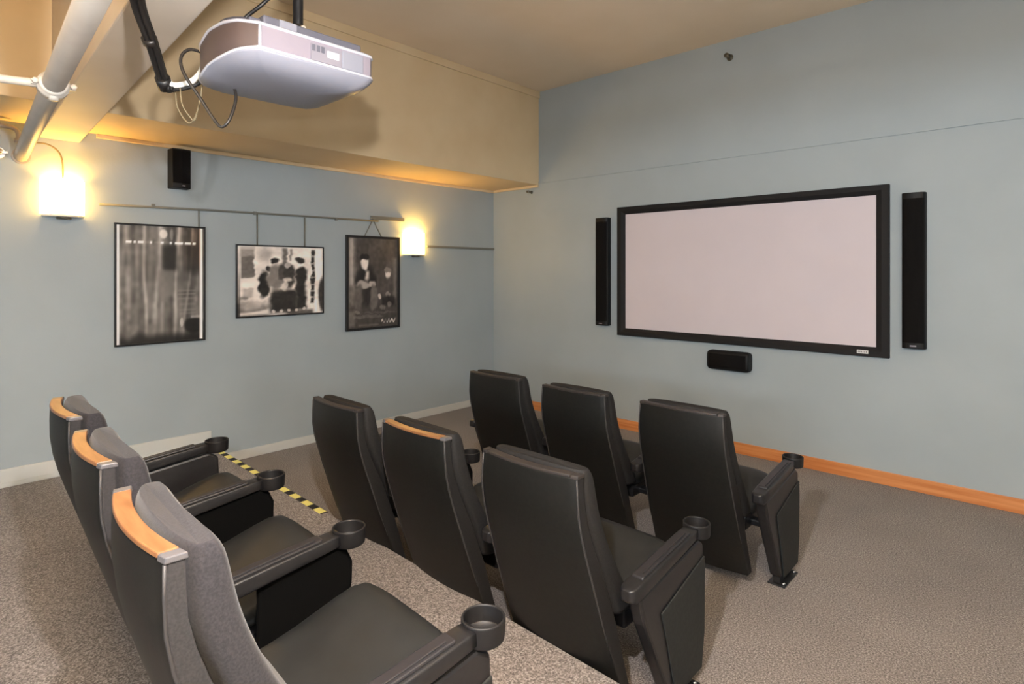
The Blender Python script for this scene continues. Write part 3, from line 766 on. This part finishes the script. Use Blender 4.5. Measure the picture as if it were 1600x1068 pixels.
# ------------------------------------------------------------------ cables at the projector
m = MB(); B = Vector((3.075, -5.095, 2.645)); T = Vector((3.336, -5.265, 2.862)); U = Vector((3.50, -5.30, 2.896))
bd = bn(2.9)
for dx, dy, r in ((0, 0, .013), (.022, .004, .012), (.011, -.016, .012), (.012, .016, .009)):
    q = Vector((dx, dy, 0)); m.tube(spline([U+q*.8, T+q, T.lerp(B, .5)+q*.9+Vector((.004, 0, 0)), B+q*.8, B+q*.5+Vector((.03, .02, -.014))], 6), r, 10)
bun = m.build('cable_bundle', 'cable'); tag(bun, 'thick black taped cable bundle slanting down toward the projector', 'cable')
m = MB(); m.tube([B.lerp(T, .12), B.lerp(T, -.02)], .030, 14); m.build('tape_wrap', 'cable', bun)
m = MB(); m.tube([B.lerp(T, .55), B.lerp(T, .62)], .029, 14); m.build('cable_tie', 'greycable', bun)
m = MB(); m.tube(spline([(3.10, -5.08, 2.628), (3.14, -5.045, 2.632), (3.185, -5.00, 2.655), (3.23, -4.97, 2.70)], 6), .008, 8)
o = m.build('power_cable', 'cable'); tag(o, 'short black cable from the cable bundle into the projector', 'cable')
m = MB(); m.tube(spline([(3.09, -5.09, 2.67), (3.11, -5.075, 2.648), (3.15, -5.03, 2.658), (3.19, -5.00, 2.69), (3.22, -4.985, 2.74)], 6), .013, 8)
o = m.build('white_cable', 'whitecable'); tag(o, 'white cable between the black bundle and the projector', 'cable')
m = MB(); m.tube(spline([(3.235, -4.99, 2.775), (3.235, -5.05, 2.775), (3.24, -5.085, 2.73), (3.262, -5.08, 2.66), (3.30, -5.03, 2.56), (3.335, -4.99, 2.475), (3.358, -4.968, 2.447), (3.378, -4.945, 2.48), (3.365, -4.915, 2.57), (3.33, -4.91, 2.64)], 8), .0065, 8)
o = m.build('looped_cable', 'greycable'); tag(o, 'dark cable hanging in a loop below the projector', 'cable')
for k, (dx, dz) in enumerate(((0, 0), (.06, .01))):
    m = MB(); m.tube(spline([(3.09+dx, -5.06, 2.63), (3.10+dx, -5.055, 2.56), (3.125+dx*.8, -5.03, 2.50+dz), (3.15+dx*.4, -5.01, 2.50), (3.175-dx*.2, -4.99, 2.58), (3.185, -4.985, 2.65)], 6), .003, 6)
    o = m.build('thin_wire', 'thincable')
    tag(o, ('thin beige wire hanging nearest the black cable bundle', 'thin beige wire hanging closest to the looped cable')[k], 'wire')
m = MB(); m.tube(spline([(3.42, -4.93, 2.85), (3.44, -4.90, 2.90), (3.50, -4.85, 2.96), (3.52, -4.76, 3.1), (3.53, -4.70, 3.5), (3.53, -4.69, 4.234)], 8), .008, 8)
o = m.build('ceiling_cable', 'cable'); tag(o, 'thin dark cable rising from the top of the projector beside the pole', 'cable')

# ------------------------------------------------------------------ lights
w = D.worlds.new('World'); sc.world = w; w.use_nodes = True
w.node_tree.nodes['Background'].inputs['Color'].default_value = (.6, .6, .6, 1)
w.node_tree.nodes['Background'].inputs['Strength'].default_value = .3

def light(name, kind, loc, energy, col, size=None, size_y=None, rot=None, spread=None):
    l = D.lights.new(name, kind); l.energy = energy; l.color = col
    if kind == 'AREA':
        l.shape = 'RECTANGLE'; l.size = size; l.size_y = size_y or size
        if spread: l.spread = spread
    elif size: l.shadow_soft_size = size
    o = D.objects.new(name, l); COL.objects.link(o); o.location = loc
    if rot: o.rotation_euler = rot
    return o
# the photographer's flash, held up beside the camera
light('flash', 'POINT', (5.26, -5.55, 2.40), 310, (1, .97, .97), .03)
# two unseen fill lights, added to brighten the ceiling and aimed upward
light('ceiling_fill_back', 'AREA', (6.9, -6.2, 2.4), 700, (1, .97, .97), .6, .6, (math.radians(180), 0, 0), math.radians(105))
light('ceiling_fill_right', 'AREA', (7.1, -3.7, 2.35), 55, (1, .97, .97), .6, .6, (math.radians(180), 0, 0), math.radians(115))
# cool daylight from the opening at the back of the room
light('back_opening', 'AREA', (6.6, -9.2, 2.2), 205, (.74, .88, 1), 4, .35, (math.radians(90), 0, 0))

# ------------------------------------------------------------------ camera
cam = D.cameras.new('Camera'); co = D.objects.new('Camera', cam); COL.objects.link(co)
co.location = (5.8712, -5.9080, 1.85); co.rotation_euler = (math.radians(90), 0, math.radians(42.994))
cam.sensor_width = 36; cam.lens = 909/1600*36; cam.shift_y = -110/1600; cam.clip_start = .02
sc.camera = co
sc.view_settings.view_transform = 'Standard'; sc.view_settings.look = 'None'
sc.view_settings.exposure = -.03; sc.view_settings.gamma = 1; sc.view_settings.use_curve_mapping = False
